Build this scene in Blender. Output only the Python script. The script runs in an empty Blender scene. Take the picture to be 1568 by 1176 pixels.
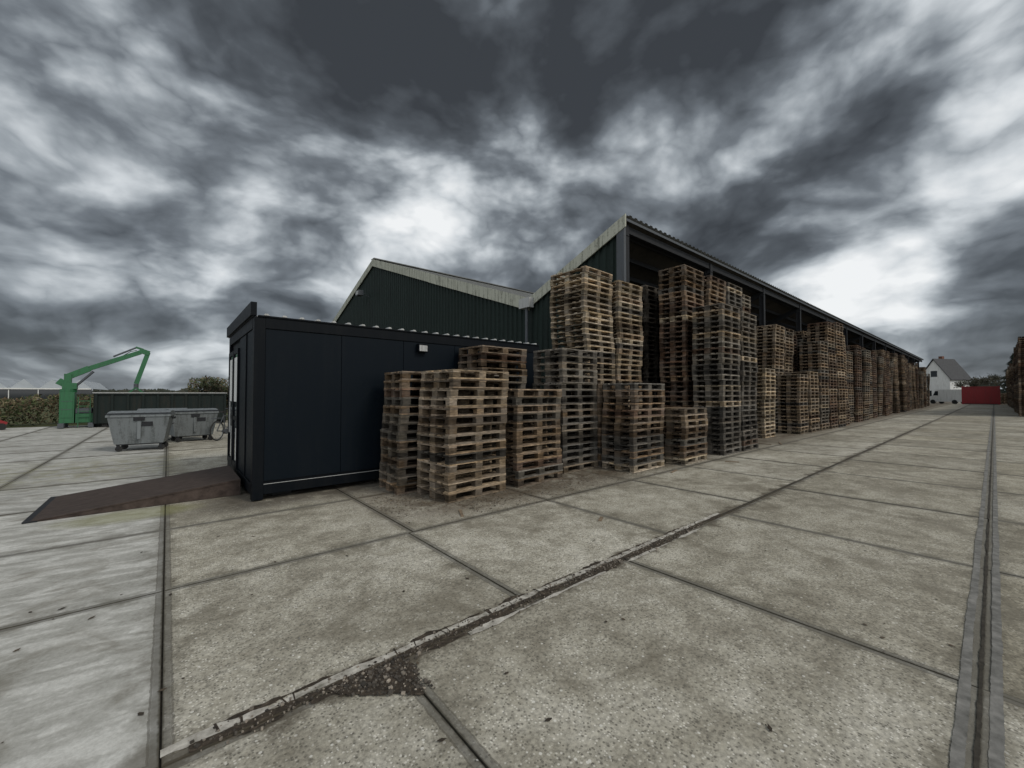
import bpy, math, random
from mathutils import Vector, Matrix, noise as mnoise
random.seed(7)
R=random.random
def U(a,b): return a+(b-a)*R()
scene=bpy.context.scene
scene.view_settings.view_transform='Standard'
scene.view_settings.look='None'
scene.view_settings.exposure=0

# ---------------------------------------------------------------- node helper
class NT:
    def __init__(s,tree): s.t=tree; s.n=tree.nodes; s.l=tree.links; s.n.clear()
    def new(s,typ,**kw):
        nd=s.n.new(typ)
        for k,v in kw.items(): setattr(nd,k,v)
        return nd
    def put(s,sock,val):
        if val is None: return
        if isinstance(val,bpy.types.NodeSocket): s.l.new(val,sock)
        else:
            if sock.type=='RGBA' and not hasattr(val,'__len__'): val=(val,val,val,1)
            elif sock.type=='RGBA' and len(val)==3: val=(*val,1)
            elif sock.type=='VECTOR' and not hasattr(val,'__len__'): val=(val,val,val)
            sock.default_value=val
    def m(s,op,a,b=None,c=None,clamp=False):
        nd=s.new('ShaderNodeMath',operation=op,use_clamp=clamp)
        s.put(nd.inputs[0],a); s.put(nd.inputs[1],b); s.put(nd.inputs[2],c)
        return nd.outputs[0]
    def vm(s,op,a,b=None,scale=None):
        nd=s.new('ShaderNodeVectorMath',operation=op)
        s.put(nd.inputs[0],a); s.put(nd.inputs[1],b)
        if scale is not None: s.put(nd.inputs['Scale'],scale)
        return nd.outputs['Value'] if op in('DOT_PRODUCT','LENGTH') else nd.outputs[0]
    def noise(s,vec,scale,detail=4,rough=.55,dist=0,color=False):
        nd=s.new('ShaderNodeTexNoise'); s.put(nd.inputs['Vector'],vec)
        nd.inputs['Scale'].default_value=scale; nd.inputs['Detail'].default_value=detail
        nd.inputs['Roughness'].default_value=rough; nd.inputs['Distortion'].default_value=dist
        return nd.outputs['Color' if color else 'Fac']
    def ramp(s,fac,stops):
        nd=s.new('ShaderNodeValToRGB'); s.put(nd.inputs[0],fac)
        e=nd.color_ramp.elements
        while len(e)<len(stops): e.new(.5)
        for i,(p,c) in enumerate(stops):
            e[i].position=p
            if not hasattr(c,'__len__'): c=(c,c,c)
            e[i].color=(*c,1)
        return nd.outputs[0]
    def ss(s,x,a,b):
        nd=s.new('ShaderNodeMapRange',interpolation_type='SMOOTHSTEP')
        s.put(nd.inputs[0],x); nd.inputs[1].default_value=a; nd.inputs[2].default_value=b
        return nd.outputs[0]
    def mix(s,f,a,b,mode='MIX'):
        nd=s.new('ShaderNodeMix',data_type='RGBA',blend_type=mode)
        s.put(nd.inputs[0],f); s.put(nd.inputs[6],a); s.put(nd.inputs[7],b)
        return nd.outputs[2]
    def xyz(s,v):
        nd=s.new('ShaderNodeSeparateXYZ'); s.put(nd.inputs[0],v); return nd.outputs
    def comb(s,x,y,z):
        nd=s.new('ShaderNodeCombineXYZ'); s.put(nd.inputs[0],x); s.put(nd.inputs[1],y); s.put(nd.inputs[2],z); return nd.outputs[0]
    def pos(s): return s.new('ShaderNodeNewGeometry').outputs['Position']
    def obj(s): return s.new('ShaderNodeTexCoord').outputs['Object']
    def attr(s,name): return s.new('ShaderNodeAttribute',attribute_name=name)
    def out(s,color,rough=.8,metal=0,bump=None,bstr=.3,bdist=.01,spec=None):
        b=s.new('ShaderNodeBsdfPrincipled'); s.put(b.inputs['Base Color'],color)
        s.put(b.inputs['Roughness'],rough); s.put(b.inputs['Metallic'],metal)
        if spec is not None: b.inputs['Specular IOR Level'].default_value=spec
        if bump is not None:
            bp=s.new('ShaderNodeBump'); bp.inputs['Strength'].default_value=bstr
            bp.inputs['Distance'].default_value=bdist; s.put(bp.inputs['Height'],bump)
            s.l.new(bp.outputs[0],b.inputs['Normal'])
        o=s.new('ShaderNodeOutputMaterial'); s.l.new(b.outputs[0],o.inputs[0])
def newmat(name):
    m=bpy.data.materials.new(name); m.use_nodes=True
    return m,NT(m.node_tree)

# ---------------------------------------------------------------- materials
def mat_wood():
    m,t=newmat('weathered_wood')
    c=t.attr('col').outputs['Color']; o=t.obj()
    n=t.noise(t.vm('MULTIPLY',o,(1,1,5)),9,4,.7)
    n2=t.noise(o,2.1,3,.6)
    f=t.m('MULTIPLY',t.ramp(n,[(.28,.3),(.72,1.45)]),t.ramp(n2,[(.35,.5),(.65,1.3)]))
    col=t.vm('SCALE',c,None,f)
    gy=t.ss(n2,.48,.6)
    col=t.mix(t.m('MULTIPLY',gy,.42),col,(.115,.104,.09))
    t.out(col,.9,0,n,.4,.006,.15)
    return m
def mat_paint(name,c,rough=.5,metal=0,dirt=.3,dirtcol=(.12,.11,.1),sc=2.0,vert=True,spec=None):
    m,t=newmat(name); o=t.pos()
    st=t.noise(t.vm('MULTIPLY',o,(6,6,.5) if vert else (1,1,1)),sc,4,.65)
    fine=t.noise(o,sc*14,2,.6)
    f=t.m('MULTIPLY',t.ss(t.m('ADD',st,t.m('MULTIPLY',t.m('SUBTRACT',fine,.5),.35)),.45,.7),dirt)
    col=t.mix(f,c,dirtcol)
    rg=t.m('ADD',rough,t.m('MULTIPLY',t.m('SUBTRACT',fine,.5),.25))
    t.out(col,rg,metal,None,.08,.004,spec)
    return m
def mat_concrete():
    m,t=newmat('yard_concrete'); p=t.pos(); x,y,z=t.xyz(p)
    tone=t.xyz(t.attr('tone').outputs['Vector'])
    A=t.new('ShaderNodeUVMap',uv_map='uvA').outputs[0]; B=t.new('ShaderNodeUVMap',uv_map='uvB').outputs[0]
    ax,ay,_=t.xyz(A); bx,by,_=t.xyz(B)
    d=t.m('MINIMUM',t.m('MINIMUM',ax,ay),t.m('MINIMUM',bx,by))
    big=t.noise(p,.6,5,.62); mid=t.noise(p,3.5,5,.68); fine=t.noise(p,42,4,.75)
    col=t.ramp(t.m('ADD',t.m('MULTIPLY',big,.5),t.m('MULTIPLY',mid,.5)),[(.36,(.21,.192,.152)),(.5,(.385,.365,.305)),(.63,(.54,.52,.455))])
    col=t.vm('SCALE',col,None,t.ramp(fine,[(.3,.48),(.5,1.),(.7,1.4)]))
    vo=t.new('ShaderNodeTexVoronoi'); t.put(vo.inputs['Vector'],p); vo.inputs['Scale'].default_value=62
    vd=vo.outputs['Distance']; vc=t.xyz(vo.outputs['Color'])
    stone=t.m('MULTIPLY',t.m('LESS_THAN',vd,.36),t.m('GREATER_THAN',vc[0],.76))
    dark=t.m('MULTIPLY',t.m('LESS_THAN',vd,.4),t.m('LESS_THAN',vc[0],.25))
    worn=t.ss(t.m('ADD',t.m('MULTIPLY',big,.6),t.m('MULTIPLY',mid,.4)),.40,.56)
    nb=t.m('SUBTRACT',1.0,tone[1])
    col=t.mix(t.m('MULTIPLY',t.m('MULTIPLY',stone,worn),t.m('MULTIPLY',nb,.85)),col,(.78,.76,.69))
    col=t.mix(t.m('MULTIPLY',dark,t.m('MULTIPLY',nb,.65)),col,(.09,.085,.07))
    vo2=t.new('ShaderNodeTexVoronoi'); t.put(vo2.inputs['Vector'],p); vo2.inputs['Scale'].default_value=24
    pit=t.m('MULTIPLY',t.m('LESS_THAN',vo2.outputs['Distance'],.19),t.m('GREATER_THAN',t.xyz(vo2.outputs['Color'])[1],.82))
    col=t.mix(t.m('MULTIPLY',pit,t.m('MULTIPLY',nb,.75)),col,(.8,.79,.74))
    # tamped finish west of the long joint
    wv=t.comb(t.m('MULTIPLY',x,1.3),t.m('ADD',t.m('MULTIPLY',y,3.6),t.m('MULTIPLY',x,.5)),3)
    wn=t.noise(wv,2.2,2,.45,.8)
    wf=t.ss(wn,.38,.62)
    colb=t.ramp(t.m('ADD',t.m('MULTIPLY',wf,.13),t.m('ADD',t.m('MULTIPLY',fine,.35),t.m('ADD',t.m('MULTIPLY',mid,.3),t.m('MULTIPLY',big,.22)))),[(.32,(.27,.267,.24)),(.5,(.45,.448,.42)),(.64,(.64,.64,.61))])
    col=t.mix(tone[1],col,colb)
    col=t.vm('SCALE',col,None,tone[0])
    col=t.mix(t.m('MULTIPLY',tone[2],.6),col,t.vm('MULTIPLY',col,(.78,.74,.64)))
    # stains
    st=t.ss(t.noise(p,1.1,5,.65,1.2),.5,.68)
    col=t.mix(t.m('MULTIPLY',st,.55),col,(.16,.142,.105))
    # slab edges: grey levelled band then ragged crack with trapped dirt
    jn=t.noise(p,13,3,.7)
    dn=t.m('ADD',d,t.m('MULTIPLY',t.m('SUBTRACT',jn,.5),.022))
    band=t.m('SUBTRACT',1.0,t.ss(dn,.03,.045))
    col=t.mix(t.m('MULTIPLY',band,.62),col,(.16,.16,.152))
    inner=t.m('MULTIPLY',t.m('GREATER_THAN',dn,.036),t.m('LESS_THAN',dn,.046))
    col=t.mix(t.m('MULTIPLY',inner,.55),col,(.07,.065,.055))
    crack=t.m('SUBTRACT',1.0,t.ss(dn,0.0,.013))
    col=t.mix(t.m('MULTIPLY',crack,.92),col,(.03,.027,.02))
    ed=t.m('SUBTRACT',1.0,t.ss(t.m('ADD',d,t.m('MULTIPLY',t.m('SUBTRACT',mid,.5),.5)),-.02,.16))
    col=t.mix(t.m('MULTIPLY',ed,.5),col,(.11,.10,.075))
    # dirt along the broken main joint
    sm=t.m('SUBTRACT',1.0,t.ss(t.m('ADD',t.m('ABSOLUTE',t.m('SUBTRACT',y,2.42)),t.m('MULTIPLY',t.m('SUBTRACT',mid,.5),.8)),-.02,.14))
    col=t.mix(t.m('MULTIPLY',t.m('MULTIPLY',sm,.7),t.ss(x,-.4,.3)),col,(.09,.075,.055))
    # brown litter in front of the stacks
    band2=t.m('SUBTRACT',1.0,t.ss(t.m('ABSOLUTE',t.m('SUBTRACT',y,5.85)),.5,1.7))
    rx=t.ss(x,1.6,3.2)
    dm=t.m('MULTIPLY',t.m('MULTIPLY',band2,rx),t.ss(t.m('ADD',t.m('MULTIPLY',mid,.6),t.m('MULTIPLY',fine,.4)),.36,.54))
    col=t.mix(t.m('MULTIPLY',dm,.92),col,t.ramp(fine,[(.3,(.035,.026,.018)),(.7,(.14,.105,.07))]))
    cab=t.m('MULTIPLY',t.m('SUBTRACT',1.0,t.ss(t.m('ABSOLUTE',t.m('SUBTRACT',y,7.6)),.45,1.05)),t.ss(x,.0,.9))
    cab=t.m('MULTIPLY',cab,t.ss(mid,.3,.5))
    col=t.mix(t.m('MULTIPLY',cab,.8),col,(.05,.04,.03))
    # moss by the ramp
    dx=t.m('DIVIDE',t.m('SUBTRACT',x,-.35),.75); dy=t.m('DIVIDE',t.m('SUBTRACT',y,7.6),.38)
    rr=t.m('ADD',t.m('POWER',t.m('ABSOLUTE',dx),2.),t.m('POWER',t.m('ABSOLUTE',dy),2.))
    mo=t.m('MULTIPLY',t.m('SUBTRACT',1.0,t.ss(t.m('ADD',rr,t.m('MULTIPLY',mid,.8)),.5,1.9)),.55)
    col=t.mix(mo,col,(.22,.22,.075))
    far=t.m('MULTIPLY',t.m('SUBTRACT',1.0,t.ss(t.m('ABSOLUTE',t.m('SUBTRACT',y,12.8)),.8,2.6)),t.m('MULTIPLY',t.m('SUBTRACT',1.0,t.ss(x,-.1,.5)),t.ss(mid,.42,.6)))
    col=t.mix(t.m('MULTIPLY',far,.5),col,(.2,.19,.09))
    h=t.m('ADD',fine,t.m('ADD',t.m('MULTIPLY',stone,.25),t.m('MULTIPLY',t.m('MULTIPLY',wf,tone[1]),.4)))
    rg=t.m('SUBTRACT',.85,t.m('MULTIPLY',st,.2))
    t.out(col,rg,0,h,.55,.006,.35)
    return m
def mat_simple(name,stops,scale=5,rough=.9,bump=.3,dist=.01,detail=5,metal=0,stretch=(1,1,1)):
    m,t=newmat(name); p=t.vm('MULTIPLY',t.pos(),stretch)
    n=t.noise(p,scale,detail,.65)
    t.out(t.ramp(n,stops),rough,metal,n,bump,dist,.3)
    return m
def mat_attr(name,rough=.9,trans=0,metal=0):
    m,t=newmat(name); n=t.noise(t.pos(),6,2,.6)
    col=t.vm('SCALE',t.attr('col').outputs['Color'],None,t.ramp(n,[(.3,.7),(.7,1.25)]))
    t.out(col,rough,metal,None)
    return m
WOOD=mat_wood()
CONC=mat_concrete()
NAVY=mat_paint('navy_cladding',(.0028,.0062,.0105),.5,.0,.3,(.008,.011,.014),1.2,spec=.12)
NAVYP=mat_paint('navy_frame',(.0022,.004,.0065),.5,.0,.3,(.010,.011,.012),1.2,spec=.13)
GREYTRIM=mat_paint('pale_trim',(.42,.43,.43),.5,0,.45,(.14,.14,.13),3)
WHITE=mat_paint('white_paint',(.72,.73,.72),.5,0,.35,(.3,.29,.27),1.5)
FASCIA=mat_paint('weathered_fascia',(.44,.45,.38),.7,0,.9,(.14,.145,.115),1.4)
GREENW=mat_paint('green_cladding',(.012,.022,.019),.55,.0,.5,(.006,.010,.009),.6,spec=.2)
ROOFM=mat_paint('fibre_cement_roof',(.16,.165,.16),.85,0,.7,(.07,.075,.065),1.,False)
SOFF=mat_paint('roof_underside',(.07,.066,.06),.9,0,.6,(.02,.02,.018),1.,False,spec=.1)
STEEL=mat_paint('grey_steel',(.075,.085,.098),.6,.1,.4,(.05,.045,.04),2)
DSTEEL=mat_paint('dark_steel',(.028,.03,.034),.7,0,.4,(.02,.018,.016),2,spec=.15)
GALV=mat_paint('galvanised_steel',(.19,.21,.22),.5,.3,.8,(.09,.1,.1),1.6)
RUBBER=mat_paint('black_rubber',(.015,.015,.015),.8,0,.3,(.05,.05,.045),4)
RAMP=mat_simple('ramp_boards',[(.3,(.028,.020,.017)),(.7,(.085,.064,.055))],7,.85,.4,.006,5,0,(1,6,1))
JOINT=mat_simple('joint_filler',[(.3,(.02,.018,.014)),(.7,(.07,.062,.05))],20)
SOIL=mat_simple('loose_soil',[(.3,(.022,.018,.014)),(.55,(.06,.048,.036)),(.75,(.15,.12,.09))],28,.95,.8,.02)
MORTAR=mat_simple('pale_mortar',[(.3,(.20,.19,.16)),(.5,(.42,.4,.36)),(.7,(.64,.62,.56))],14,.9,.5,.008)
GREYSTRIP=mat_simple('grey_sealant',[(.3,(.09,.09,.082)),(.5,(.18,.178,.168)),(.7,(.27,.265,.25))],11,.8,.4,.006)
GRASS=mat_simple('rough_grass',[(.3,(.03,.04,.014)),(.5,(.07,.08,.03)),(.7,(.12,.11,.05))],.8,.95,.5,.05)
CRANEG=mat_paint('green_machine_paint',(.022,.13,.052),.5,0,.5,(.025,.06,.035),2.5)
SKIPG=mat_paint('dark_skip_paint',(.010,.017,.016),.6,.0,.5,(.03,.026,.02),1.2,spec=.2)
RED=mat_paint('red_paint',(.26,.013,.018),.5,0,.4,(.1,.02,.02),1)
GHROOF=mat_paint('greenhouse_roofing',(.42,.46,.5),.5,0,.4,(.25,.28,.3),.3,False)
ATTR=mat_attr('matte_coloured'); LEAF=mat_attr('foliage')
def mat_glass():
    m,t=newmat('window_glass'); t.out((.02,.025,.03),.05,0,None,spec=.8); return m
GLASS=mat_glass()

# ---------------------------------------------------------------- mesh builder
class MB:
    def __init__(s,mats): s.v=[];s.f=[];s.mi=[];s.c=[];s.mats=mats
    def add(s,vs,fs,col=(1,1,1),m=0):
        b=len(s.v); s.v+=[tuple(q) for q in vs]; s.f+=[tuple(b+i for i in f) for f in fs]
        s.mi+=[m]*len(fs); s.c+=[(*col,1)]*len(vs)
    BF=[(0,3,2,1),(4,5,6,7),(0,1,5,4),(1,2,6,5),(2,3,7,6),(3,0,4,7)]
    def box(s,x0,x1,y0,y1,z0,z1,col=(1,1,1),m=0,M=None):
        vs=[(x0,y0,z0),(x1,y0,z0),(x1,y1,z0),(x0,y1,z0),(x0,y0,z1),(x1,y0,z1),(x1,y1,z1),(x0,y1,z1)]
        if M is not None: vs=[M@Vector(q) for q in vs]
        s.add(vs,s.BF,col,m)
    def beam(s,p0,p1,w,h,col=(1,1,1),m=0,up=(0,0,1)):
        p0=Vector(p0);p1=Vector(p1);d=(p1-p0).normalized();up=Vector(up)
        if abs(d.dot(up))>.98: up=Vector((0,1,0))
        r=d.cross(up).normalized()*w/2; u=r.cross(d).normalized()*h/2
        vs=[p0-r-u,p0+r-u,p0+r+u,p0-r+u,p1-r-u,p1+r-u,p1+r+u,p1-r+u]
        s.add(vs,[(0,1,2,3),(7,6,5,4),(0,4,5,1),(1,5,6,2),(2,6,7,3),(3,7,4,0)],col,m)
    def cyl(s,p0,p1,r0,r1=None,n=10,col=(1,1,1),m=0,cap=True):
        if r1 is None:r1=r0
        p0=Vector(p0);p1=Vector(p1);d=(p1-p0).normalized()
        a=d.orthogonal().normalized();b=d.cross(a)
        vs=[]
        for i in range(n):
            t=2*math.pi*i/n; q=a*math.cos(t)+b*math.sin(t); vs+=[p0+q*r0,p1+q*r1]
        fs=[(2*i,2*((i+1)%n),2*((i+1)%n)+1,2*i+1) for i in range(n)]
        if cap: fs+=[tuple(2*i for i in range(n))[::-1],tuple(2*i+1 for i in range(n))]
        s.add(vs,fs,col,m)
    def torus(s,c,R0,r,axis,n=28,k=6,col=(1,1,1),m=0):
        ax=Vector(axis).normalized();a=ax.orthogonal().normalized();b=ax.cross(a);vs=[];c=Vector(c)
        for i in range(n):
            t=2*math.pi*i/n;q=a*math.cos(t)+b*math.sin(t)
            for j in range(k):
                w=2*math.pi*j/k; vs.append(c+q*(R0+r*math.cos(w))+ax*r*math.sin(w))
        fs=[(i*k+j,((i+1)%n)*k+j,((i+1)%n)*k+(j+1)%k,i*k+(j+1)%k) for i in range(n) for j in range(k)]
        s.add(vs,fs,col,m)
    def prism(s,pts,y0,y1,col=(1,1,1),m=0,M=None):
        n=len(pts); vs=[(x,y0,z) for x,z in pts]+[(x,y1,z) for x,z in pts]
        if M is not None: vs=[M@Vector(q) for q in vs]
        fs=[tuple(range(n)),tuple(range(2*n-1,n-1,-1))]+[(i,i+n,(i+1)%n+n,(i+1)%n) for i in range(n)]
        s.add(vs,fs,col,m)
    def mesh(s,name):
        me=bpy.data.meshes.new(name); me.from_pydata(s.v,[],s.f)
        for m in s.mats: me.materials.append(m)
        me.polygons.foreach_set('material_index',s.mi)
        ca=me.attributes.new('col','FLOAT_COLOR','POINT')
        ca.data.foreach_set('color',[q for c in s.c for q in c])
        me.update(); return me
    def build(s,name,loc=(0,0,0),rot=0,bevel=0,scale=1):
        me=s.mesh(name); o=bpy.data.objects.new(name,me); scene.collection.objects.link(o)
        o.location=loc; o.rotation_euler=(0,0,rot); o.scale=(scale,)*3
        if bevel:
            b=o.modifiers.new('bev','BEVEL'); b.width=bevel; b.segments=2; b.limit_method='ANGLE'
        return o

# ---------------------------------------------------------------- ground + yard
g=MB([GRASS]); g.add([(-1500,-1500,-.03),(1500,-1500,-.03),(1500,1500,-.03),(-1500,1500,-.03)],[(0,1,2,3)]); g.build('ground')
def yard():
    v=[];f=[];mi=[];ua=[];ub=[];tone=[]
    def slab(x0,x1,y0,y1,t,br,bn=0):
        gp=.005; x0+=gp;x1-=gp;y0+=gp;y1-=gp
        b=len(v); zj=U(.004,.009); L=x1-x0;W=y1-y0
        zs=[zj+U(-.0015,.0015) for _ in range(4)]
        v.extend([(x0,y0,zs[0]),(x1,y0,zs[1]),(x1,y1,zs[2]),(x0,y1,zs[3]),(x0,y0,-.02),(x1,y0,-.02),(x1,y1,-.02),(x0,y1,-.02)])
        uv=[(0,0),(L,0),(L,W),(0,W)]
        for fc in [(0,1,2,3),(0,4,5,1),(1,5,6,2),(2,6,7,3),(3,7,4,0)]:
            f.append(tuple(b+i for i in fc)); mi.append(0)
            for i in fc:
                u=uv[i%4]; ua.append(u); ub.append((L-u[0],W-u[1]))
        tone.extend([(t,br,bn)]*8)
    ys=[.08-2.32*i for i in range(14,0,-1)]+[.08,2.4,4.5,6.5]+[8.7+2.2*i for i in range(11)]
    for j in range(len(ys)-1):
        y0,y1=ys[j],ys[j+1]
        if y0<2.3:
            xs=[1.1+2.39*i for i in range(-28,58)]
            for i in range(len(xs)-1): slab(xs[i],xs[i+1],y0,y1,U(.82,1.0),0,U(.3,1) if xs[i]>3 else .15)
        else:
            xs=[2.26*i for i in range(0,60)]
            if y0<2.5: xs[1]=2.2
            for i in range(len(xs)-1): slab(xs[i],xs[i+1],y0,y1,U(.84,1.06)*(1.1 if i<2 else 1),0,U(0,.4))
            xs=[-2.2*i for i in range(0,31)][::-1]
            for i in range(len(xs)-1): slab(xs[i],xs[i+1],y0,y1,U(.84,1.02),1)
    b=len(v); v.extend([(-66,-32,-.008),(136,-32,-.008),(136,31,-.008),(-66,31,-.008)]); f.append((b,b+1,b+2,b+3)); mi.append(1)
    ua.extend([(1,1)]*4); ub.extend([(1,1)]*4); tone.extend([(1,0,0)]*4)
    me=bpy.data.meshes.new('concrete_yard'); me.from_pydata(v,[],f)
    me.materials.append(CONC); me.materials.append(JOINT); me.polygons.foreach_set('material_index',mi)
    for nm,dat in (('uvA',ua),('uvB',ub)):
        l=me.uv_layers.new(name=nm); l.data.foreach_set('uv',[q for d in dat for q in d])
    a=me.attributes.new('tone','FLOAT_VECTOR','POINT'); a.data.foreach_set('vector',[q for d in tone for q in d])
    o=bpy.data.objects.new('concrete_yard',me); scene.collection.objects.link(o)
yard()
def ribbon(mb,x0,x1,yc,w,z,amp,freq,seed,m=0,step=.018,cut=0.0):
    x=x0; prev=None
    while x<x1:
        a=mnoise.noise(Vector((x*freq,seed,0)))+.5*mnoise.noise(Vector((x*freq*4,seed,2)))
        b=mnoise.noise(Vector((x*freq,seed+7,5)))+.6*mnoise.noise(Vector((x*freq*5,seed+3,8)))
        hw=w/2*(1+amp*a)-cut; c=yc+w*.18*b
        j=U(-.002,.002)
        cur=(x,c-hw+j,c+hw-j) if hw>.001 else None
        if prev and cur: mb.add([(prev[0],prev[1],z),(cur[0],cur[1],z),(cur[0],cur[2],z),(prev[0],prev[2],z)],[(0,1,2,3)],m=m)
        prev=cur; x+=step*(1 if x<8 else 6)
mb=MB([MORTAR,GREYSTRIP,JOINT,SOIL])
ribbon(mb,.0,5.8,2.478,.058,.0122,.8,3.0,1,0,cut=.004)
ribbon(mb,1.6,5.0,2.345,.045,.0122,1.6,2.0,11,0,cut=.010)
ribbon(mb,.1,5.8,2.425,.05,.0128,1.2,3.5,21,3,cut=.004)
ribbon(mb,.1,4.8,2.515,.05,.0119,1.6,4.0,31,3,cut=.016)
ribbon(mb,.1,4.8,2.37,.07,.0119,1.6,3.0,41,3,cut=.022)
ribbon(mb,5.8,30,2.42,.022,.0128,.8,1.0,51,2)
ribbon(mb,.9,60,.14,.045,.0122,.2,.8,61,1)
ribbon(mb,.9,60,.02,.045,.0122,.2,.8,71,1)
ribbon(mb,.9,60,.08,.018,.0128,1.0,3,81,2,cut=.001)
for i in range(26):
    x=U(.2,5.4); y0=2.45+U(-.01,.01); a=U(-.02,.02); w=U(.004,.012)
    mb.add([(x,y0,.0134),(x+w,y0,.0134),(x+w+a,y0+.07,.0134),(x+a,y0+.07,.0134)],[(0,1,2,3)],m=3)
mb.build('joint_repair_strips')
mb=MB([SOIL,ATTR]); 
ring=[]
outline=[(.70,2.39),(.86,2.42),(1.0,2.40),(1.13,2.41),(1.17,2.27),(1.12,2.16),(1.10,2.03),(1.06,2.05),(1.0,2.13),(.93,2.17),(.86,2.22),(.80,2.28),(.74,2.33)]
for i,(ax_,ay_) in enumerate(outline):
    bx_,by_=outline[(i+1)%len(outline)]
    for k in range(5): ring.append((ax_+(bx_-ax_)*k/5+U(-.012,.012),ay_+(by_-ay_)*k/5+U(-.012,.012)))
c=(1.0,2.28,.0118); mb.add([c]+[(x,y,.0131) for x,y in ring],[(0,i+1,(i+1)%len(ring)+1) for i in range(len(ring))])
for i in range(700):
    x=U(.72,1.16); y=U(2.04,2.42)
    if y<2.37-(x-.72)*.85+U(-.03,.02) : continue
    s=abs(random.gauss(0,.004))+.0012; k=U(.03,.12) if R()<.85 else U(.2,.4)
    mb.box(-s,s,-s*.8,s*.8,.012,.013+s*.9,(k,k*.87,k*.72),1,Matrix.Translation((x,y,0))@Matrix.Rotation(U(0,3),4,'Z')@Matrix.Rotation(U(-.3,.3),4,'X'))
for i in range(1100):
    x=U(.1,5.2); y=2.43+random.gauss(0,.045); s=abs(random.gauss(0,.003))+.001; k=U(.03,.3)
    mb.box(-s,s,-s*.8,s*.8,.008,.013+s*.9,(k,k*.87,k*.72),1,Matrix.Translation((x,y,0))@Matrix.Rotation(U(0,3),4,'Z'))
mb.build('pothole_rubble')
mb=MB([ATTR])
def chip(x,y,s,col):
    a=U(0,6.28); M=Matrix.Translation((x,y,.012))@Matrix.Rotation(a,4,'Z')
    l=s*U(1,2.2); z=s*U(.05,.45)
    vs=[M@Vector(q) for q in[(-l,-s*.3,0),(0,-s,z*.5),(l,0,z),(0,s,z*.3),(-l,s*.3,0)]]
    mb.add(vs,[(0,1,2,3,4)],col)
for i in range(150):
    x=U(-3,14)*U(.3,1);y=U(.2,6.0); k=U(.02,.09); chip(x,y,U(.005,.014),(k,k*.75,k*.5))
for i in range(5200):
    x=2.3+abs(random.gauss(0,7)); y=5.05+random.gauss(0,.3)
    if x<3.3: y+=U(.2,1.4)
    if y<4.2: continue
    k=U(.02,.2); chip(x,y,U(.003,.012),(k,k*.76,k*.5))
for i in range(60):
    k=U(.2,.5); chip(U(0,8),U(.2,4.5),U(.003,.006),(k,k,k*.95))
for (x,y,a,l) in((4.35,3.35,.5,.16),(3.1,4.75,1.1,.3),(8.2,4.4,.2,.35),(10.4,4.1,2.2,.3),(15.5,4.6,.4,.6),(14.9,4.9,1.4,.5)):
    mb.box(-l/2,l/2,-.02,.02,0,.012,(.2,.15,.1),0,Matrix.Translation((x,y,.011))@Matrix.Rotation(a,4,'Z'))
mb.build('scattered_wood_chips')

# ---------------------------------------------------------------- pallets
TON={'pale':(.46,.355,.225),'brown':(.245,.165,.097),'grey':(.20,.17,.13),'dark':(.07,.056,.042),'red':(.17,.10,.062),'tan':(.36,.26,.16),'cool':(.135,.12,.10)}
MIXT=['brown','grey','tan','cool','red','pale']
def stack_mesh(n,L=1.2,W=.8,tone='brown',tone2=None,split=.5,jit=.014,lean=0):
    mb=MB([WOOD]); h=.144
    lx=random.gauss(0,.004)+lean; ly=random.gauss(0,.003); wx=0;wy=0
    for i in range(n):
        tn=tone2 if(tone2 and R()<(.8 if i>n*split else .25)) else tone
        if R()<.16 and tone!='dark': tn=random.choice(MIXT)
        base=TON[tn]
        pv=U(.5,1.35); hs=U(-.05,.05)
        base=(base[0]*pv,base[1]*pv*(1+hs),base[2]*pv*(1+2*hs))
        wx=wx*.8+random.gauss(0,jit*.6); wy=wy*.8+random.gauss(0,jit*.6)
        M=Matrix.Translation((L/2+lx*i+wx+U(-jit,jit)*.5,W/2+ly*i+wy,i*h+.009))@Matrix.Rotation(random.gauss(0,.012)+(0 if R()<.5 else math.pi),4,'Z')
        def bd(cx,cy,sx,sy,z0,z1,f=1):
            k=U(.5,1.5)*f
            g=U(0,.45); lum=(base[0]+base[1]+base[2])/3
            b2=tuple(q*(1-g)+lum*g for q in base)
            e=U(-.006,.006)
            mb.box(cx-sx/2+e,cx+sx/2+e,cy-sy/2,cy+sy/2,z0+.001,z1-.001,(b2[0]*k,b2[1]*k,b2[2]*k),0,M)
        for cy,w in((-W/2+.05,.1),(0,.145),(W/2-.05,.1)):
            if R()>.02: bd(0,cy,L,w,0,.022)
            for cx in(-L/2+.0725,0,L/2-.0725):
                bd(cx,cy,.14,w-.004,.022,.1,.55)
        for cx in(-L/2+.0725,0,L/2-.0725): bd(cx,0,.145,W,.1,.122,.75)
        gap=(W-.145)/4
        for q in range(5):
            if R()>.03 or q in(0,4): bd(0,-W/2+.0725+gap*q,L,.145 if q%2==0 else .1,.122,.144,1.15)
    return mb.mesh('pallet_stack')
def place(me,x,y,rot=0):
    o=bpy.data.objects.new('pallet_stack',me); scene.collection.objects.link(o)
    o.location=(x,y,0); o.rotation_euler=(0,0,math.radians(rot)); return o
def stack(x,y,n,L=1.2,W=.8,tone='brown',rot=0,**k): return place(stack_mesh(n,L,W,tone,**k),x,y,rot)
stack(2.86,6.28,14,1.2,.8,'grey',-2,tone2='brown',split=.6)
stack(3.23,5.28,14,1.2,.86,'brown',5,tone2='tan',split=.2,jit=.02)
stack(4.55,6.36,18,1.2,.8,'grey',1,tone2='brown',split=.75)
stack(4.72,5.38,12,1.2,.84,'grey',3,tone2='brown',split=.3,jit=.02)
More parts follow.
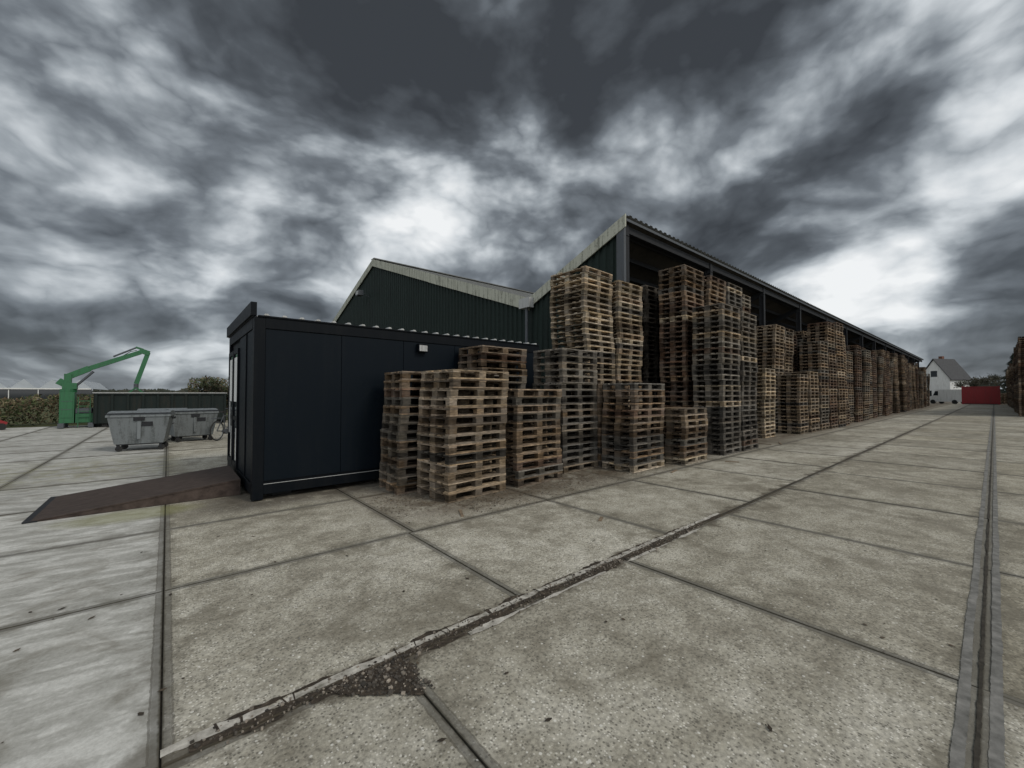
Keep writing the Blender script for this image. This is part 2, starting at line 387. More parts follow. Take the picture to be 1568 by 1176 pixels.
stack(6.22,5.72,18,1.2,.84,'cool',2,tone2='grey',split=.7)
stack(7.40,4.85,13,1.25,.8,'cool',1,tone2='brown',split=.45)
stack(7.45,5.75,13,1.2,.8,'brown',1)
stack(9.1,4.62,9,1.2,.8,'brown',1,tone2='tan')
stack(8.13,6.56,34,1.18,1.2,'tan',1,tone2='pale',split=.6,jit=.018)
stack(9.36,6.60,33,1.16,1.2,'tan',0,tone2='pale',split=.5,jit=.018)
stack(11.3,4.66,28,1.18,.8,'cool',0,tone2='grey',split=.6,lean=-.001)
stack(12.58,4.64,28,1.18,.8,'cool',1,tone2='grey',split=.7)
stack(11.3,5.66,37,1.2,.8,'red',0,tone2='brown',split=.7)
stack(12.6,5.68,37,1.2,.8,'red',0,tone2='brown')
stack(11.3,6.95,35,1.2,1.0,'dark',0); stack(12.7,6.95,34,1.2,1.0,'dark',0)
stack(13.95,5.65,37,1.2,.8,'cool',0); stack(15.25,5.65,36,1.2,.8,'cool',0,tone2='grey')
stack(16.9,5.5,18,1.2,.8,'pale',1)
stack(18.6,5.9,15,1.2,.8,'grey',0)
stack(19.6,5.1,17,1.2,.8,'tan',1,tone2='brown'); stack(20.9,5.05,18,1.2,.8,'tan',-1)
stack(19.7,6.1,32,1.2,.8,'brown',0,tone2='tan'); stack(21.0,6.1,32,1.2,.8,'brown',0,tone2='tan',split=.3)
var=[stack_mesh(n,1.2,.8,a,tone2=b,split=s) for n,a,b,s in[(33,'brown','tan',.5),(34,'red','brown',.6),(30,'brown','grey',.4),(36,'brown','tan',.8),(28,'grey','brown',.3),(35,'red','brown',.6),(31,'brown','red',.2)]]
tall=stack_mesh(40,1.2,.8,'brown',tone2='red'); 
low=[stack_mesh(n,1.2,.8,a) for n,a in[(16,'brown'),(12,'tan'),(20,'grey')]]
x=22.4
while x<80:
    place(random.choice(var),x,5.0+U(-.12,.25)+(.012*(x-22)),U(-2,2))
    place(random.choice(var[:4]+var[5:]),x+U(-.1,.1),6.15+U(-.05,.15),U(-1,1))
    x+=U(1.26,1.42) if R()<.8 else U(1.7,2.1)
for x in [16.5,18.2,20,22,24,26]:
    place(var[2],x,8.0,0)
x=47
while x<98:
    place(tall if x<60 else random.choice(var[:4]),x,-2.0+U(-.1,.1)-(.1 if x>60 else 0),U(-2,2)); place(random.choice(var),x,-3.2,U(-2,2)); x+=U(1.3,1.6)
for i in range(6):
    place(random.choice(low),103+1.4*i,U(-.3,.3),U(-4,4)); place(low[1],101+1.4*i,-1.4,U(-4,4))

# ---------------------------------------------------------------- site cabin
X0,X1,Y0,Y1=1.0,7.05,7.3,10.6; ZB,ZT=.16,2.82
mb=MB([NAVY,NAVYP,GREYTRIM,GLASS,WHITE,RUBBER])
mb.box(X0+.05,X1-.05,Y0+.03,Y1-.03,ZB+.02,ZT-.05,m=1)
n=5; pw=(X1-X0-.3)/n
for i in range(n):
    a=X0+.15+pw*i; mb.box(a+.004,a+pw-.004,Y0+.012,Y0+.03,ZB+.14,ZT-.16,m=0)
    mb.box(a+.004,a+pw-.004,Y1-.03,Y1-.012,ZB+.14,ZT-.16,m=0)
for xx in(X0,X1-.15):
    for yy in(Y0,Y1-.15): mb.box(xx,xx+.15,yy,yy+.15,.02,ZT+.02,m=1)
for yy in(Y0-.004,Y1-.1):
    mb.box(X0+.151,X1-.151,yy,yy+.1,ZB-.06,ZB+.10,m=1)
    mb.box(X0+.151,X1-.151,yy,yy+.1,ZT-.15,ZT+.02,m=1)
    mb.box(X0+.151,X1-.151,yy-.008,yy-.001,ZB+.092,ZB+.100,m=2)
for xx in(X0-.004,X1-.1):
    mb.box(xx,xx+.1,Y0+.151,Y1-.151,ZB-.06,ZB+.10,m=1); mb.box(xx,xx+.1,Y0+.151,Y1-.151,ZT-.15,ZT+.02,m=1)
mb.box(X0+.012,X0+.04,Y0+.16,9.0,ZB+.12,ZT-.16,m=0)
mb.box(X0-.006,X0+.012,8.1,8.12,ZB+.12,ZT-.16,m=1)
for a,b in((9.02,9.72),(9.75,10.44)):
    for q in((a,a+.07),(b-.07,b)): mb.box(X0-.02,X0+.03,q[0],q[1],ZB+.1,2.5,m=1)
    for z in((ZB+.1,ZB+.2),(1.15,1.22),(2.42,2.5)): mb.box(X0-.016,X0+.028,a+.071,b-.071,z[0],z[1],m=1)
    mb.box(X0+.0,X0+.008,a+.072,b-.072,ZB+.201,1.149,m=3); mb.box(X0+.0,X0+.008,a+.072,b-.072,1.221,2.419,m=3)
    mb.box(X0-.006,X0-.002,a+.1,b-.1,1.5,2.35,m=4)
    mb.box(X0-.006,X0-.002,a+.12,a+.3,.4,1.0,m=4)
mb.cyl((X0-.06,9.68,.9),(X0-.06,9.68,1.5),.014,m=2)
mb.box(X0-.018,X0-.004,Y0-.0,Y1,ZT+.02,ZT+.04,m=1)
mb.prism([(X0-.05,ZT+.035),(X0+.03,ZT+.035),(X0+.03,ZT+.24),(X0-.05,ZT+.24)],Y0-.01,Y1+.01,m=1)
mb.box(X0+.04,X1+.03,Y0+.06,Y1-.06,ZT+.021,ZT+.045,m=2)
x=X0+.12
while x<X1:
    mb.prism([(x,ZT+.046),(x+.02,ZT+.075),(x+.06,ZT+.075),(x+.08,ZT+.046)],Y0-.03,Y1,m=2); x+=.25
mb.box(X0+.05,X1,Y0-.025,Y0+.05,ZT+.0215,ZT+.0445,m=1)
mb.box(3.72,3.92,Y0-.09,Y0-.002,2.47,2.63,m=1); mb.box(3.735,3.905,Y0-.096,Y0-.0905,2.485,2.6,m=2)
for xx in(X0+.3,3,5,X1-.4):
    for yy in(Y0+.25,Y1-.4): mb.box(xx,xx+.3,yy,yy+.2,0.006,ZB+.01,m=5)
cab=mb.build('site_office_cabin',bevel=.004)
mb=MB([RAMP,DSTEEL])
rx0,rx1,ry0,ry1=-1.35,.93,7.95,9.62
for i in range(10):
    a=ry0+(ry1-ry0)*i/10; b=ry0+(ry1-ry0)*(i+1)/10-.004
    mb.prism([(rx0,.012),(rx1,.235),(rx1,.265),(rx0,.022)],a,b,m=0)
mb.prism([(rx0+.05,.01),(rx1,.01),(rx1,.232),(rx0+.05,.018)],ry0+.01,ry0+.05,m=0)
mb.prism([(rx0+.05,.01),(rx1,.01),(rx1,.232),(rx0+.05,.018)],ry1-.06,ry1-.02,m=0)
mb.box(rx0-.03,rx0+.10,ry0-.01,ry1+.01,.0095,.026,m=1)
mb.build('access_ramp')

# ---------------------------------------------------------------- warehouse
C=11.0; CX=94.0; YE,ZE=7.44,7.14; YV,ZV=11.8,5.33; YP,ZP=28.0,11.0; YL,ZL=44.3,5.3
def ztop(y):
    if y<YV: return ZE+(ZV-ZE)*(y-YE)/(YV-YE)
    if y<YP: return ZV+(ZP-ZV)*(y-YV)/(YP-YV)
    return ZP+(ZL-ZP)*(y-YP)/(YL-YP)
mb=MB([GREENW,FASCIA,ROOFM,SOFF,STEEL,WHITE,GREYTRIM,DSTEEL])
def corr(y0,y1,x,pitch=.3,dep=.05):
    pts=[];y=y0
    while y<y1:
        pts+=[(y,x),(y+pitch*.4,x),(y+pitch*.5,x-dep),(y+pitch*.9,x-dep)]; y+=pitch
    pts=[p for p in pts if p[0]<=y1]; vs=[];fs=[]
    for y,xx in pts: vs+=[(xx,y,.0),(xx,y,ztop(y)-.02)]
    for i in range(len(pts)-1): fs.append((2*i,2*i+1,2*i+3,2*i+2))
    mb.add(vs,fs,m=0)
corr(YE+.3,YL,C)
def roof(ya,yb,x0,x1,pitch=.3,dz=.045,m=2):
    vs=[];fs=[];x=x0;pts=[]
    while x<x1: pts+=[(x,0),(x+pitch*.4,0),(x+pitch*.5,dz),(x+pitch*.9,dz)]; x+=pitch
    for xx,z in pts: vs+=[(xx,ya,ztop(ya)+z+.05),(xx,yb,ztop(yb-.001)+z+.05)]
    for i in range(len(pts)-1): fs.append((2*i,2*i+1,2*i+3,2*i+2))
    mb.add(vs,fs,m=m)
roof(YE-.12,YV-.1,C-.1,CX); roof(YV+.1,YP,C-.1,CX); roof(YP,YL+.1,C-.1,CX)
mb.beam((C-.15,YP,ZP+.12),(CX,YP,ZP+.12),.5,.06,m=2)
mb.box(C-.1,CX,YV-.2,YV+.2,ZV-.06,ZV+.0,m=6)
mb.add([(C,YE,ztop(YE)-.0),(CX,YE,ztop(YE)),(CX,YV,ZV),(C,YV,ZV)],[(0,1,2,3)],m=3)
mb.box(C+.1,CX,YV,YV+.06,0,ZV-.07,m=0)
mb.box(CX-.06,CX,YE+.2,YL,0,5.0,m=0)
mb.box(C+.1,CX,YL-.06,YL,0,ZL-.05,m=0)
for i in range(6):
    y=YE+.35+i*.75; mb.box(C+.03,CX-.1,y,y+.06,ztop(y)-.20,ztop(y+.06)-.02,m=7)
x=C+.02
while x<CX:
    mb.beam((x+.1,YE+.05,ztop(YE)-.33),(x+.1,YV,ZV-.33),.14,.26,m=7)
    mb.box(x,x+.2,YE+.02,YE+.05,0,ztop(YE)-.1,m=7); mb.box(x,x+.2,YE+.21,YE+.24,0,ztop(YE)-.2,m=7); mb.box(x+.085,x+.115,YE+.051,YE+.209,0,ztop(YE)-.1,m=7)
    if x>C+1: mb.beam((x+.1,YE+.2,ZE-1.5),(x+.1,YE+1.4,ztop(YE+1.4)-.4),.1,.1,m=7)
    x+=6
mb.beam((C,YE+.12,ZE-.22),(CX,YE+.12,ZE-.22),.12,.22,m=7)
mb.box(C-.1,CX,YE-.10,YE-.07,ZE-.06,ZE+.02,m=4)
def verge(ya,yb,h=.34,m=1):
    n=max(2,int(abs(yb-ya)/2.4))
    for i in range(n):
        a=ya+(yb-ya)*i/n;b=ya+(yb-ya)*(i+1)/n; dz=U(-.012,.012)
        za,zb=ztop(a+.001),ztop(b-.001)
        x=C-.16-(i%2)*.006
        vs=[(x,a,za-h+.1+dz),(x,b,zb-h+.1+dz),(x,b,zb+.1+dz),(x,a,za+.1+dz)]
        vs2=[(x+.04,q[1],q[2]) for q in vs]
        mb.add(vs+vs2,[(3,2,1,0),(4,5,6,7),(3,7,6,2),(0,1,5,4),(0,4,7,3),(1,2,6,5)],m=m)
        mb.box(x-.012,x-.001,b-.03,b+.03,zb-h+.1,zb+.1,m=m)
verge(YE-.1,YV,.40); verge(YV,YP,.5); verge(YP,YL,.46)
mb.box(C-.13,C-.02,YE-.02,YE+.26,0,ZE-.03,m=4)
mb.box(C-.42,C-.185,YV-.3,YV+.3,ZV-.32,ZV+.06,m=6); mb.cyl((C-.28,YV,0),(C-.28,YV,ZV-.3),.06,m=4)
yy=28.9; mb.beam((C-.03,yy,8.6),(C-.6,yy,8.9),.05,.05,m=4); mb.box(C-.9,C-.55,yy-.3,yy+.3,8.6,8.95,m=4); mb.box(C-.906,C-.901,yy-.26,yy+.26,8.65,8.9,m=6)
mb.build('warehouse')

# ---------------------------------------------------------------- bins
def bin_(name,x,y,rot,sc=1.0):
    mb=MB([GALV,RUBBER,DSTEEL])
    W,D=1.34,1.0
    def lerp(z):
        k=.80+.2*z; return W/2*k,D/2*k
    zs=[.22,.3,.95,1.02]; pr=[lerp(0),lerp(.1),lerp(.95),lerp(1)]
    vs=[];
    for (a,b),z in zip(pr,zs): vs+=[(-a,-b,z),(a,-b,z),(a,b,z),(-a,b,z)]
    fs=[(3,2,1,0)]
    for i in range(3):
        for j in range(4): fs.append((4*i+j,4*i+(j+1)%4,4*i+4+(j+1)%4,4*i+4+j))
    mb.add(vs,fs)
    for a,b,c,d in((-W/2-.03,W/2+.03,-D/2-.03,-D/2+.02),(-W/2-.03,W/2+.03,D/2-.02,D/2+.03)): mb.box(a,b,c,d,.99,1.05)
    for a,b in((-W/2-.03,-W/2+.02),(W/2-.02,W/2+.03)): mb.box(a,b,-D/2+.021,D/2-.021,.99,1.05)
    n=8;pts=[]
    for i in range(n+1):
        t=math.pi*i/n; pts.append((-math.cos(t)*(D/2+.02),1.055+.10*math.sin(t)))
    M=Matrix.Rotation(math.pi/2,4,'Z')
    mb.prism(pts,-W/2-.01,W/2+.01,M=M)
    mb.cyl((-W/2-.03,-D/2-.04,1.09),(W/2+.03,-D/2-.04,1.09),.016,m=2)
    mb.box(-.04,.04,-D/2*.95-.03,-D/2*.95+.0,.36,.9)
    mb.box(-.12,.12,-D/2*.97-.04,-D/2*.97-.01,.88,1.0,m=2)
    for s in(-1,1):
        mb.cyl((s*W/2,0,.93),(s*(W/2+.09),0,.93),.035,m=2); mb.beam((s*(W/2+.03),-.2,.75),(s*(W/2+.03),.2,.75),.02,.02,m=2)
    mb.box(-.5,.5,-.38,.38,.19,.219,m=2)
    for sx in(-.46,.46):
        for sy in(-.34,.34):
            mb.box(sx-.03,sx+.03,sy-.035,sy-.028,.08,.19,m=2); mb.box(sx-.03,sx+.03,sy+.028,sy+.035,.08,.19,m=2)
            mb.cyl((sx+.02,sy-.025,.089),(sx+.02,sy+.025,.089),.08,n=14,m=1)
    mb.box(.05,.3,-D/2*.94-.012,-D/2*.94,.72,.86,m=2)
    return mb.build(name,(x,y,.0),rot,bevel=.004,scale=sc)
bin_('waste_bin',-.55,16.3,-.12,1.0)
bin_('waste_bin',.66,18.2,.18,.98)
bin_('waste_bin',-.1,19.2,-.05,.98)
mb=MB([RUBBER,STEEL,GALV])
for xx in(-.52,.52):
    mb.torus((xx,0,.36),.33,.02,(0,1,0),m=0); mb.torus((xx,0,.36),.305,.01,(0,1,0),m=2)
    for i in range(14):
        t=math.pi*2*i/14; mb.cyl((xx,0,.36),(xx+.3*math.cos(t),0,.36+.3*math.sin(t)),.0025,n=4,m=2,cap=False)
for a,b in(((-.52,.36),(-.1,.3)),((-.52,.36),(-.2,.85)),((-.1,.3),(-.22,.98)),((-.2,.85),(.38,.88)),((-.1,.3),(.38,.8)),((.36,1.08),(.52,.36))):
    mb.cyl((a[0],0,a[1]),(b[0],0,b[1]),.017,n=8,m=1)
mb.cyl((.34,-.28,1.1),(.34,.28,1.1),.013,m=1); mb.box(-.34,-.1,-.07,.07,.98,1.03,m=0); mb.cyl((-.1,-.06,.3),(-.1,.06,.3),.09,m=1,n=14)
mb.box(-.75,-.35,-.06,.06,.78,.8,m=1)
mb.build('bicycle',(1.66,17.9,.006),.9)
# ---------------------------------------------------------------- roll-off container
mb=MB([SKIPG,GREYTRIM,RUBBER])
L,D,H=5.3,2.3,1.72
mb.box(0,L,0,.06,.2,H-.1);mb.box(0,L,D-.06,D,.2,H-.1);mb.box(0,.06,.06,D-.06,.2,H-.1);mb.box(L-.06,L,.06,D-.06,.2,H-.1);mb.box(.06,L-.06,.06,D-.06,.2,.3)
for i in range(10):
    x=.05+i*(L-.15)/9; mb.box(x,x+.09,-.07,-.001,.2,H-.101)
mb.box(-.04,L+.04,-.08,.08,H-.1,H+.0); mb.box(-.04,L+.04,D-.08,D+.08,H-.1,H); mb.box(-.04,.08,.081,D-.081,H-.1,H); mb.box(L-.08,L+.04,.081,D-.081,H-.1,H)
mb.box(-.03,L+.03,-.09,-.081,H-.04,H-.0,m=1)
mb.box(0,L,.3,.45,.03,.2);mb.box(0,L,D-.45,D-.3,.03,.2)
for x in(.4,L-.4):
    mb.cyl((x,.1,.12),(x,.29,.12),.11,m=2,n=14); 
mb.build('roll_off_container',(-2.75,28.3,0),math.radians(-3))
# ---------------------------------------------------------------- green loading crane
mb=MB([CRANEG,STEEL,RUBBER,GLASS])
mb.box(-.5,.0,-.5,.5,.25,1.75); mb.box(-.45,-.05,-.52,-.501,.5,1.6,m=0)
for z in(.9,1.3): mb.box(-.44,-.06,-.53,-.521,z,z+.02,m=1)
mb.box(.05,.75,-.55,.55,.25,.7); mb.box(.05,.6,-.55,.5,.72,.95,m=1)
for x in(-.4,.6): 
    mb.box(x-.1,x+.1,-.9,.9,.03,.25,m=1)
for z in(.3,.55,.8,1.05,1.3): mb.box(.15,.55,-.66,-.62,z,z+.03)
mb.box(.13,.16,-.66,-.62,.03,1.5);mb.box(.54,.57,-.66,-.62,.03,1.5)
mb.cyl((-.25,0,1.75),(-.25,0,1.9),.3,n=18); mb.box(-.45,.05,-.25,.25,1.9,2.2); mb.box(-.4,-.15,-.16,.16,2.2,2.65)
mb.beam((-.6,.0,2.3),(-.3,0,2.1),.3,.3)
P=[(-.3,0,2.5),(.45,0,2.95),(2.35,0,3.9)]
mb.beam(P[0],P[1],.2,.28);mb.beam(P[1],P[2],.16,.22)
mb.beam((2.3,0,4.0),(2.7,0,3.85),.18,.25); mb.beam((2.65,0,3.9),(2.2,0,2.2),.14,.2)
mb.cyl((-.05,0,2.0),(.6,0,2.8),.055,m=1); mb.cyl((1.3,0,3.6),(2.2,0,4.15),.045,m=1); mb.beam((2.15,0,4.15),(2.45,0,4.05),.1,.1)
mb.cyl((2.2,0,2.2),(2.2,0,1.95),.1,m=1)
for s in(-1,1): mb.beam((2.2,0,2.0),(2.2+s*.3,0,1.7),.3,.08); mb.beam((2.2+s*.3,0,1.7),(2.2+s*.1,0,1.4),.3,.06)
for i in range(8):
    t0=i/8;t1=(i+1)/8
    f=lambda t:(.2+2.0*t,.12,2.75+1.2*t+.12*math.sin(t*9))
    mb.cyl(f(t0),f(t1),.018,n=6,m=2)
mb.build('green_loading_crane',(-3.45,29.2,0),math.radians(2),bevel=.01,scale=.99)
mb=MB([RED,RUBBER,GALV])
mb.prism([(-.6,.15),(.5,.15),(.6,.35),(.2,.55),(-.3,.5),(-.6,.35)],-.3,.3,m=0)
for x in(-.4,.4):
    mb.cyl((x,-.36,.16),(x,-.28,.16),.16,n=14,m=1); mb.cyl((x,.28,.16),(x,.36,.16),.16,n=14,m=1)
mb.cyl((-.5,0,.45),(-1.1,0,.85),.02,m=2); mb.cyl((-1.1,-.3,.85),(-1.1,.3,.85),.02,m=2)
mb.build('garden_mower',(-6.2,29.2,0),.3)
mb=MB([ATTR]); 
for i in range(14):
    a=U(0,3); x=U(-.8,.8);y=U(-.4,.4); mb.beam((x,y,.05+.03*i),(x+math.cos(a)*1.2,y+math.sin(a)*.6,.05+.035*i),.12,.03,(U(.1,.3),U(.1,.2),.1))
mb.build('timber_offcuts',(-7.8,29.6,0))

# ---------------------------------------------------------------- vegetation
def leaves(mb,x0,x1,y0,y1,hf,n,s0,s1,cols,zb=0):
    for i in range(n):
        x=U(x0,x1);y=U(y0,y1);h=hf(x,y);z=zb+h*(R()**.7)
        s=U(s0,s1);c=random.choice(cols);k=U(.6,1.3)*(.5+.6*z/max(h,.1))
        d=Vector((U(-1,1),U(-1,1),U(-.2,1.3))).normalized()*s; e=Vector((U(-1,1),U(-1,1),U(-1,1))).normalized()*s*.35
        p=Vector((x,y,z)); mb.add([p-d-e*.2,p+e,p+d,p-e],[(0,1,2,3)],(c[0]*k,c[1]*k,c[2]*k))
RC=[(.08,.10,.035),(.14,.12,.065),(.055,.08,.028),(.18,.15,.09),(.11,.075,.045)]
mb=MB([LEAF])
hf=lambda x,y:1.45+.7*mnoise.noise(Vector((x*.6,y*.3,0)))+.5*mnoise.noise(Vector((x*2.3,0,3)))
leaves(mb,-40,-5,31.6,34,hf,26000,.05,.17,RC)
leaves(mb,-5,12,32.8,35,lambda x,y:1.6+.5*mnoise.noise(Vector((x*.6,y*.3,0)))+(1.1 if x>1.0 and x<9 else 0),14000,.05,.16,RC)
mb.build('reed_hedge')
def bush(name,cx,cy,h,r,n,cols):
    mb=MB([LEAF])
    for k in range(5): mb.cyl((cx+U(-.1,.1),cy,0),(cx+U(-.5,.5)*r,cy+U(-.5,.5)*r,h*.7),.05,.015,n=6,col=(.06,.05,.04))
    bl=[(cx+U(-.6,.6)*r,cy+U(-.6,.6)*r,h*U(.35,.85),r*U(.25,.5)) for _ in range(12)]
    for i in range(n):
        b=random.choice(bl); d=Vector((random.gauss(0,1),random.gauss(0,1),random.gauss(0,1))).normalized()*b[3]*U(.5,1.1)
        p=Vector((b[0],b[1],b[2]))+d; 
        if p.z<.05: continue
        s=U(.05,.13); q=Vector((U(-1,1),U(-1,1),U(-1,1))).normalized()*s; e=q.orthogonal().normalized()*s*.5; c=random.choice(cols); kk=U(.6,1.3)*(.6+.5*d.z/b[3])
        mb.add([p-q,p+e,p+q,p-e],[(0,1,2,3)],tuple(max(.004,v*kk) for v in c))
    mb.build(name)
bush('shrub',2.6,31.0,2.5,1.5,3600,[(.05,.06,.025),(.09,.07,.035),(.035,.05,.02)])
bush('shrub',-12.,33.6,2.0,1.5,2500,[(.05,.07,.025),(.08,.08,.035)])
mb=MB([LEAF]); DC=[(.05,.058,.045),(.07,.072,.055),(.04,.047,.038)]
for i in range(16000):
    a=U(math.radians(-25),math.radians(130)); r=U(330,360)
    h=4.5+3*mnoise.noise(Vector((a*9,0,1)))+3*mnoise.noise(Vector((a*40,0,5)))
    if h<2.5: h=2.5
    if a<.4: h*=1.6
    p=Vector((r*math.cos(a),r*math.sin(a),h*R())); s=U(.5,1.3); c=random.choice(DC)
    t=Vector((-math.sin(a),math.cos(a),0)); u=Vector((0,0,1))
    w=U(0,3); q=(t*math.cos(w)+u*math.sin(w))*s; e=(t*-math.sin(w)+u*math.cos(w))*s*.6
    mb.add([p-q,p+e,p+q,p-e],[(0,1,2,3)],c)
mb.build('distant_tree_belt')
mb=MB([LEAF])
def conifer(cx,cy,H,r):
    mb.cyl((cx,cy,0),(cx,cy,H),.22,.03,n=8,col=(.05,.04,.03))
    for i in range(5200):
        z=U(.08,1)*H; rr=r*(1-z/H)**.7*(.75+.3*math.sin(z*5.5))*math.sqrt(U(.1,1)); a=U(0,6.28)
        p=Vector((cx+rr*math.cos(a),cy+rr*math.sin(a),z-rr*.25)); q=Vector((math.cos(a),math.sin(a),-.45))*U(.15,.35); e=Vector((-math.sin(a),math.cos(a),0))*U(.05,.12)
        k=U(.6,1.3); mb.add([p-q,p+e,p+q,p-e],[(0,1,2,3)],(.018*k,.03*k,.018*k))
conifer(112,-2.3,8.6,2.8); mb.build('conifer_tree')
def baretree(name,cx,cy,H,leafc):
    mb=MB([LEAF]); tips=[]
    def br(p,d,l,r,dep):
        q=p+d*l; mb.cyl(p,q,r,r*.65,n=6,col=(.045,.04,.035),cap=False)
        if dep==0: tips.append(q); return
        for k in range(3): br(q,(d+Vector((U(-.7,.7),U(-.7,.7),U(-.1,.5)))).normalized(),l*U(.6,.8),r*.62,dep-1)
    br(Vector((cx,cy,0)),Vector((0,0,1)),H*.28,H*.022,4)
    for q in tips:
        for k in range(14):
            p=q+Vector((random.gauss(0,.35),random.gauss(0,.35),random.gauss(0,.3))); s=U(.08,.2); d=Vector((U(-1,1),U(-1,1),U(-1,1)))*s; e=d.orthogonal().normalized()*s*.5; kk=U(.6,1.3)
            mb.add([p-d,p+e,p+d,p-e],[(0,1,2,3)],tuple(v*kk for v in leafc))
    mb.build(name)
baretree('deciduous_tree',128,1.5,6.0,(.06,.055,.035)); baretree('deciduous_tree',132,3.6,5.6,(.05,.05,.03)); baretree('deciduous_tree',150,-.6,7,(.045,.045,.03))

# ---------------------------------------------------------------- greenhouses
mb=MB([GHROOF,WHITE,GLASS])
for i in range(12):
    x=-70+i*4.6
    mb.box(x,x+4.5,150,152,0,2.9,m=2); mb.prism([(x,2.9),(x+4.5,2.9),(x+2.25,5.2)],149.9,190,m=0)
    mb.box(x-.05,x+.1,149.7,149.88,0,3,m=1)
mb.box(-70,-15,149.5,149.69,2.75,3.05,m=1)
mb.build('greenhouse')
# ---------------------------------------------------------------- white house
mb=MB([WHITE,mat_simple('dark_roof_tiles',[(.3,(.03,.032,.036)),(.7,(.06,.062,.068))],3,.7),GLASS,mat_simple('house_brick',[(.3,(.12,.05,.035)),(.7,(.2,.1,.07))],4)])
w,l,he,hp=2.9,3.3,5.2,9.6
mb.prism([(-w,0),(w,0),(w,he),(0,hp),(-w,he)],-l,l,m=0,M=Matrix.Rotation(math.pi/2,4,'Z'))
for s in(-1,1):
    vs=[(-l-.3,s*(w+.35),he-.5),(l+.3,s*(w+.35),he-.5),(l+.3,0,hp+.12),(-l-.3,0,hp+.12)]
    vs2=[(q[0],q[1],q[2]+.2) for q in vs]; mb.add(vs+vs2,[(0,1,2,3),(7,6,5,4),(0,4,5,1),(1,5,6,2),(2,6,7,3),(3,7,4,0)],m=1)
for yy in(-1.6,.5):
    mb.box(-l-.03,-l-.01,yy,yy+1.1,1,2.4,m=2); 
mb.box(-l-.03,-l-.01,-.6,.6,5.6,7.0,m=2)
mb.box(-1,1.2,w+.01,w+.03,3.6,4.6,m=2); mb.box(.6,1.3,.6,1.3,8.4,10.6,m=3)
mb.box(-1,.8,w*.5,w*1.0,6.0,7.6,m=1)
mb.build('white_house',(140,7.6,0),math.radians(-26))
mb=MB([WHITE,GLASS,RUBBER,RED])
mb.prism([(-2.4,.35),(2.0,.35),(2.3,.7),(2.2,1.1),(1.5,1.35),(1.1,2.2),(.9,2.35),(-2.4,2.35)],-.95,.95,m=0)
mb.prism([(1.42,1.38),(1.08,2.1),(.7,2.1),(.7,1.38)],-.96,.96,m=1)
mb.add([(1.53,-.8,1.37),(1.53,.8,1.37),(1.13,.8,2.2),(1.13,-.8,2.2)],[(0,1,2,3)],m=1)
for x in(-1.5,1.45):
    for y in(-.9,.9): mb.cyl((x,y-.12,.34),(x,y+.12,.34),.34,n=18,m=2)
mb.box(-2.42,-2.401,-.7,.7,1.3,2.0,m=1)
mb.build('white_van',(99,5.0,0),math.radians(60))
mb=MB([RED,STEEL])
mb.box(0,2.4,0,3.9,.15,2.75); 
for i in range(16): mb.box(-.04,-.001,.1+i*.24,.22+i*.24,.3,2.6)
for z in(.12,2.68): mb.box(-.06,2.46,-.03,3.93,z,z+.12)
for y in(0,3.75): mb.box(-.062,.1,y-.031,y+.18,.0,2.85)
mb.box(.1,2.2,.1,3.8,.0,.14,m=1)
mb.build('red_shipping_container',(97,-.55,0))
# ---------------------------------------------------------------- world
w=bpy.data.worlds.new('World'); scene.world=w; w.use_nodes=True
w.cycles.sampling_method='MANUAL'; w.cycles.sample_map_resolution=512
t=NT(w.node_tree)
D=t.new('ShaderNodeTexCoord').outputs['Generated']
x,y,z=t.xyz(D)
zc=t.m('ADD',t.m('MAXIMUM',z,0.0),.34)
P=t.comb(t.m('DIVIDE',x,zc),t.m('DIVIDE',y,zc),0)
warp=t.vm('SUBTRACT',t.noise(P,1.6,2,.5,color=True),(.5,.5,.5))
Pw=t.vm('ADD',P,t.vm('SCALE',warp,None,.35))
n1=t.noise(Pw,2.0,5,.48)
Dn=t.vm('MULTIPLY',t.vm('ADD',D,t.vm('SCALE',warp,None,.14)),(1,1,1.7))
n2=t.noise(Dn,5.2,6,.5)
n3=t.noise(t.vm('ADD',Dn,(4,2,7)),8,3,.5)
bil=t.m('ABSOLUTE',t.m('SUBTRACT',n3,.5))
v=t.m('ADD',t.m('MULTIPLY',t.m('SUBTRACT',n1,.5),1.9),t.m('ADD',t.m('MULTIPLY',t.m('SUBTRACT',n2,.5),2.5),t.m('MULTIPLY',t.m('SUBTRACT',bil,.08),1.5)))
Dw=t.vm('NORMALIZE',t.vm('ADD',D,t.vm('SCALE',warp,None,.16)))
lobes=[(-28.8,29.2,7,.55),(-14,27.0,7,.6),(-8,22,6,.3),(3,33,5.5,.5),(23.5,28.4,7,.55),(15,29,5,.35),(36.1,31,6,.4),(49.3,21.3,6,.6),(37.3,15.2,6,.5),(-49.2,28.7,7,.4),(-37.8,15.1,8,.35),(-19.8,19.3,7,.25),(39.6,9.3,6,.45),(50.4,30,7,.5),(1.5,20,7,.15),(-50,17.4,8,.4),(-20,8,14,.15),(48,2,7,.25),(-40,3,10,.15),
 (-37.8,36,10,-.4),(-16.4,41,11,-.65),(10.5,42,11,-.7),(33.7,39,9,-.55),(43,24.7,6,-.6),(-26.7,22.,5,-.35),(11,22.5,5,-.3),(24,21,6,-.35),(34,20.5,5,-.35),(-47.6,10,7,-.2),(48.9,10.5,5,-.4),(-40.6,21,6,-.35),(-46.4,24,5,-.25),(10,15,9,-.15)]
acc=v
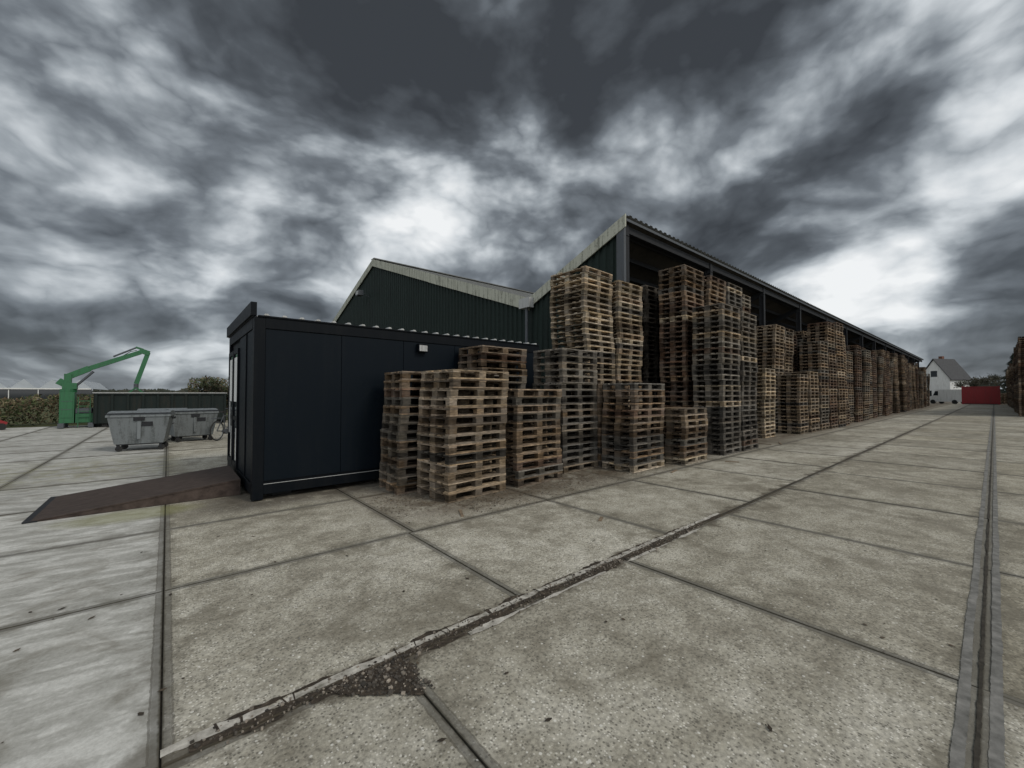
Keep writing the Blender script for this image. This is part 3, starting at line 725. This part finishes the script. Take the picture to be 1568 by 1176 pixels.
for az,el,sg,amp in lobes:
    th=math.radians(49.8-az); e=math.radians(el)
    d=(math.cos(th)*math.cos(e),math.sin(th)*math.cos(e),math.sin(e))
    s=1/(1-math.cos(math.radians(sg)))
    q=t.m('EXPONENT',t.m('MULTIPLY_ADD',t.vm('DOT_PRODUCT',Dw,d),s,-s))
    acc=t.m('MULTIPLY_ADD',q,amp,acc)
bk=t.m('MAXIMUM',t.m('MULTIPLY',t.m('ADD',t.vm('DOT_PRODUCT',D,(-.645,-.764,0)),.15),1.1),0.0)
acc=t.m('ADD',acc,bk)
acc=t.m('ADD',t.m('MULTIPLY',acc,.58),.475)
col=t.ramp(acc,[(0.05,(.045,.050,.056)),(.28,(.085,.096,.108)),(.47,(.175,.197,.22)),(.62,(.34,.375,.405)),(.80,(.64,.68,.71)),(1.0,(.92,.94,.95))])
sky=t.new('ShaderNodeTexSky',sky_type='NISHITA'); sky.sun_disc=False; sky.sun_elevation=math.radians(42); sky.sun_rotation=math.radians(160)
b1=t.new('ShaderNodeBackground'); t.put(b1.inputs[0],col); b1.inputs[1].default_value=1.0
b2=t.new('ShaderNodeBackground'); t.put(b2.inputs[0],sky.outputs[0]); b2.inputs[1].default_value=.05
mx=t.new('ShaderNodeMixShader'); mx.inputs[0].default_value=.06; t.l.new(b1.outputs[0],mx.inputs[1]); t.l.new(b2.outputs[0],mx.inputs[2])
o=t.new('ShaderNodeOutputWorld'); t.l.new(mx.outputs[0],o.inputs[0])
sl=bpy.data.lights.new('sun','SUN'); sl.energy=1.35; sl.angle=math.radians(16); sl.color=(1,.93,.82)
so=bpy.data.objects.new('sun',sl); scene.collection.objects.link(so)
sd=Vector((math.sin(math.radians(160))*math.cos(math.radians(42)),math.cos(math.radians(160))*math.cos(math.radians(42)),math.sin(math.radians(42))))
so.rotation_euler=sd.to_track_quat('Z','Y').to_euler(); so.location=(0,-10,30)
# ---------------------------------------------------------------- camera
cd=bpy.data.cameras.new('camera'); cd.sensor_width=36; cd.lens=36*624/1568; cd.clip_start=.05; cd.clip_end=4000
co=bpy.data.objects.new('camera',cd); scene.collection.objects.link(co)
co.location=(0,0,1.65); co.rotation_euler=(math.radians(91.38),0,math.radians(-40.2))
scene.camera=co
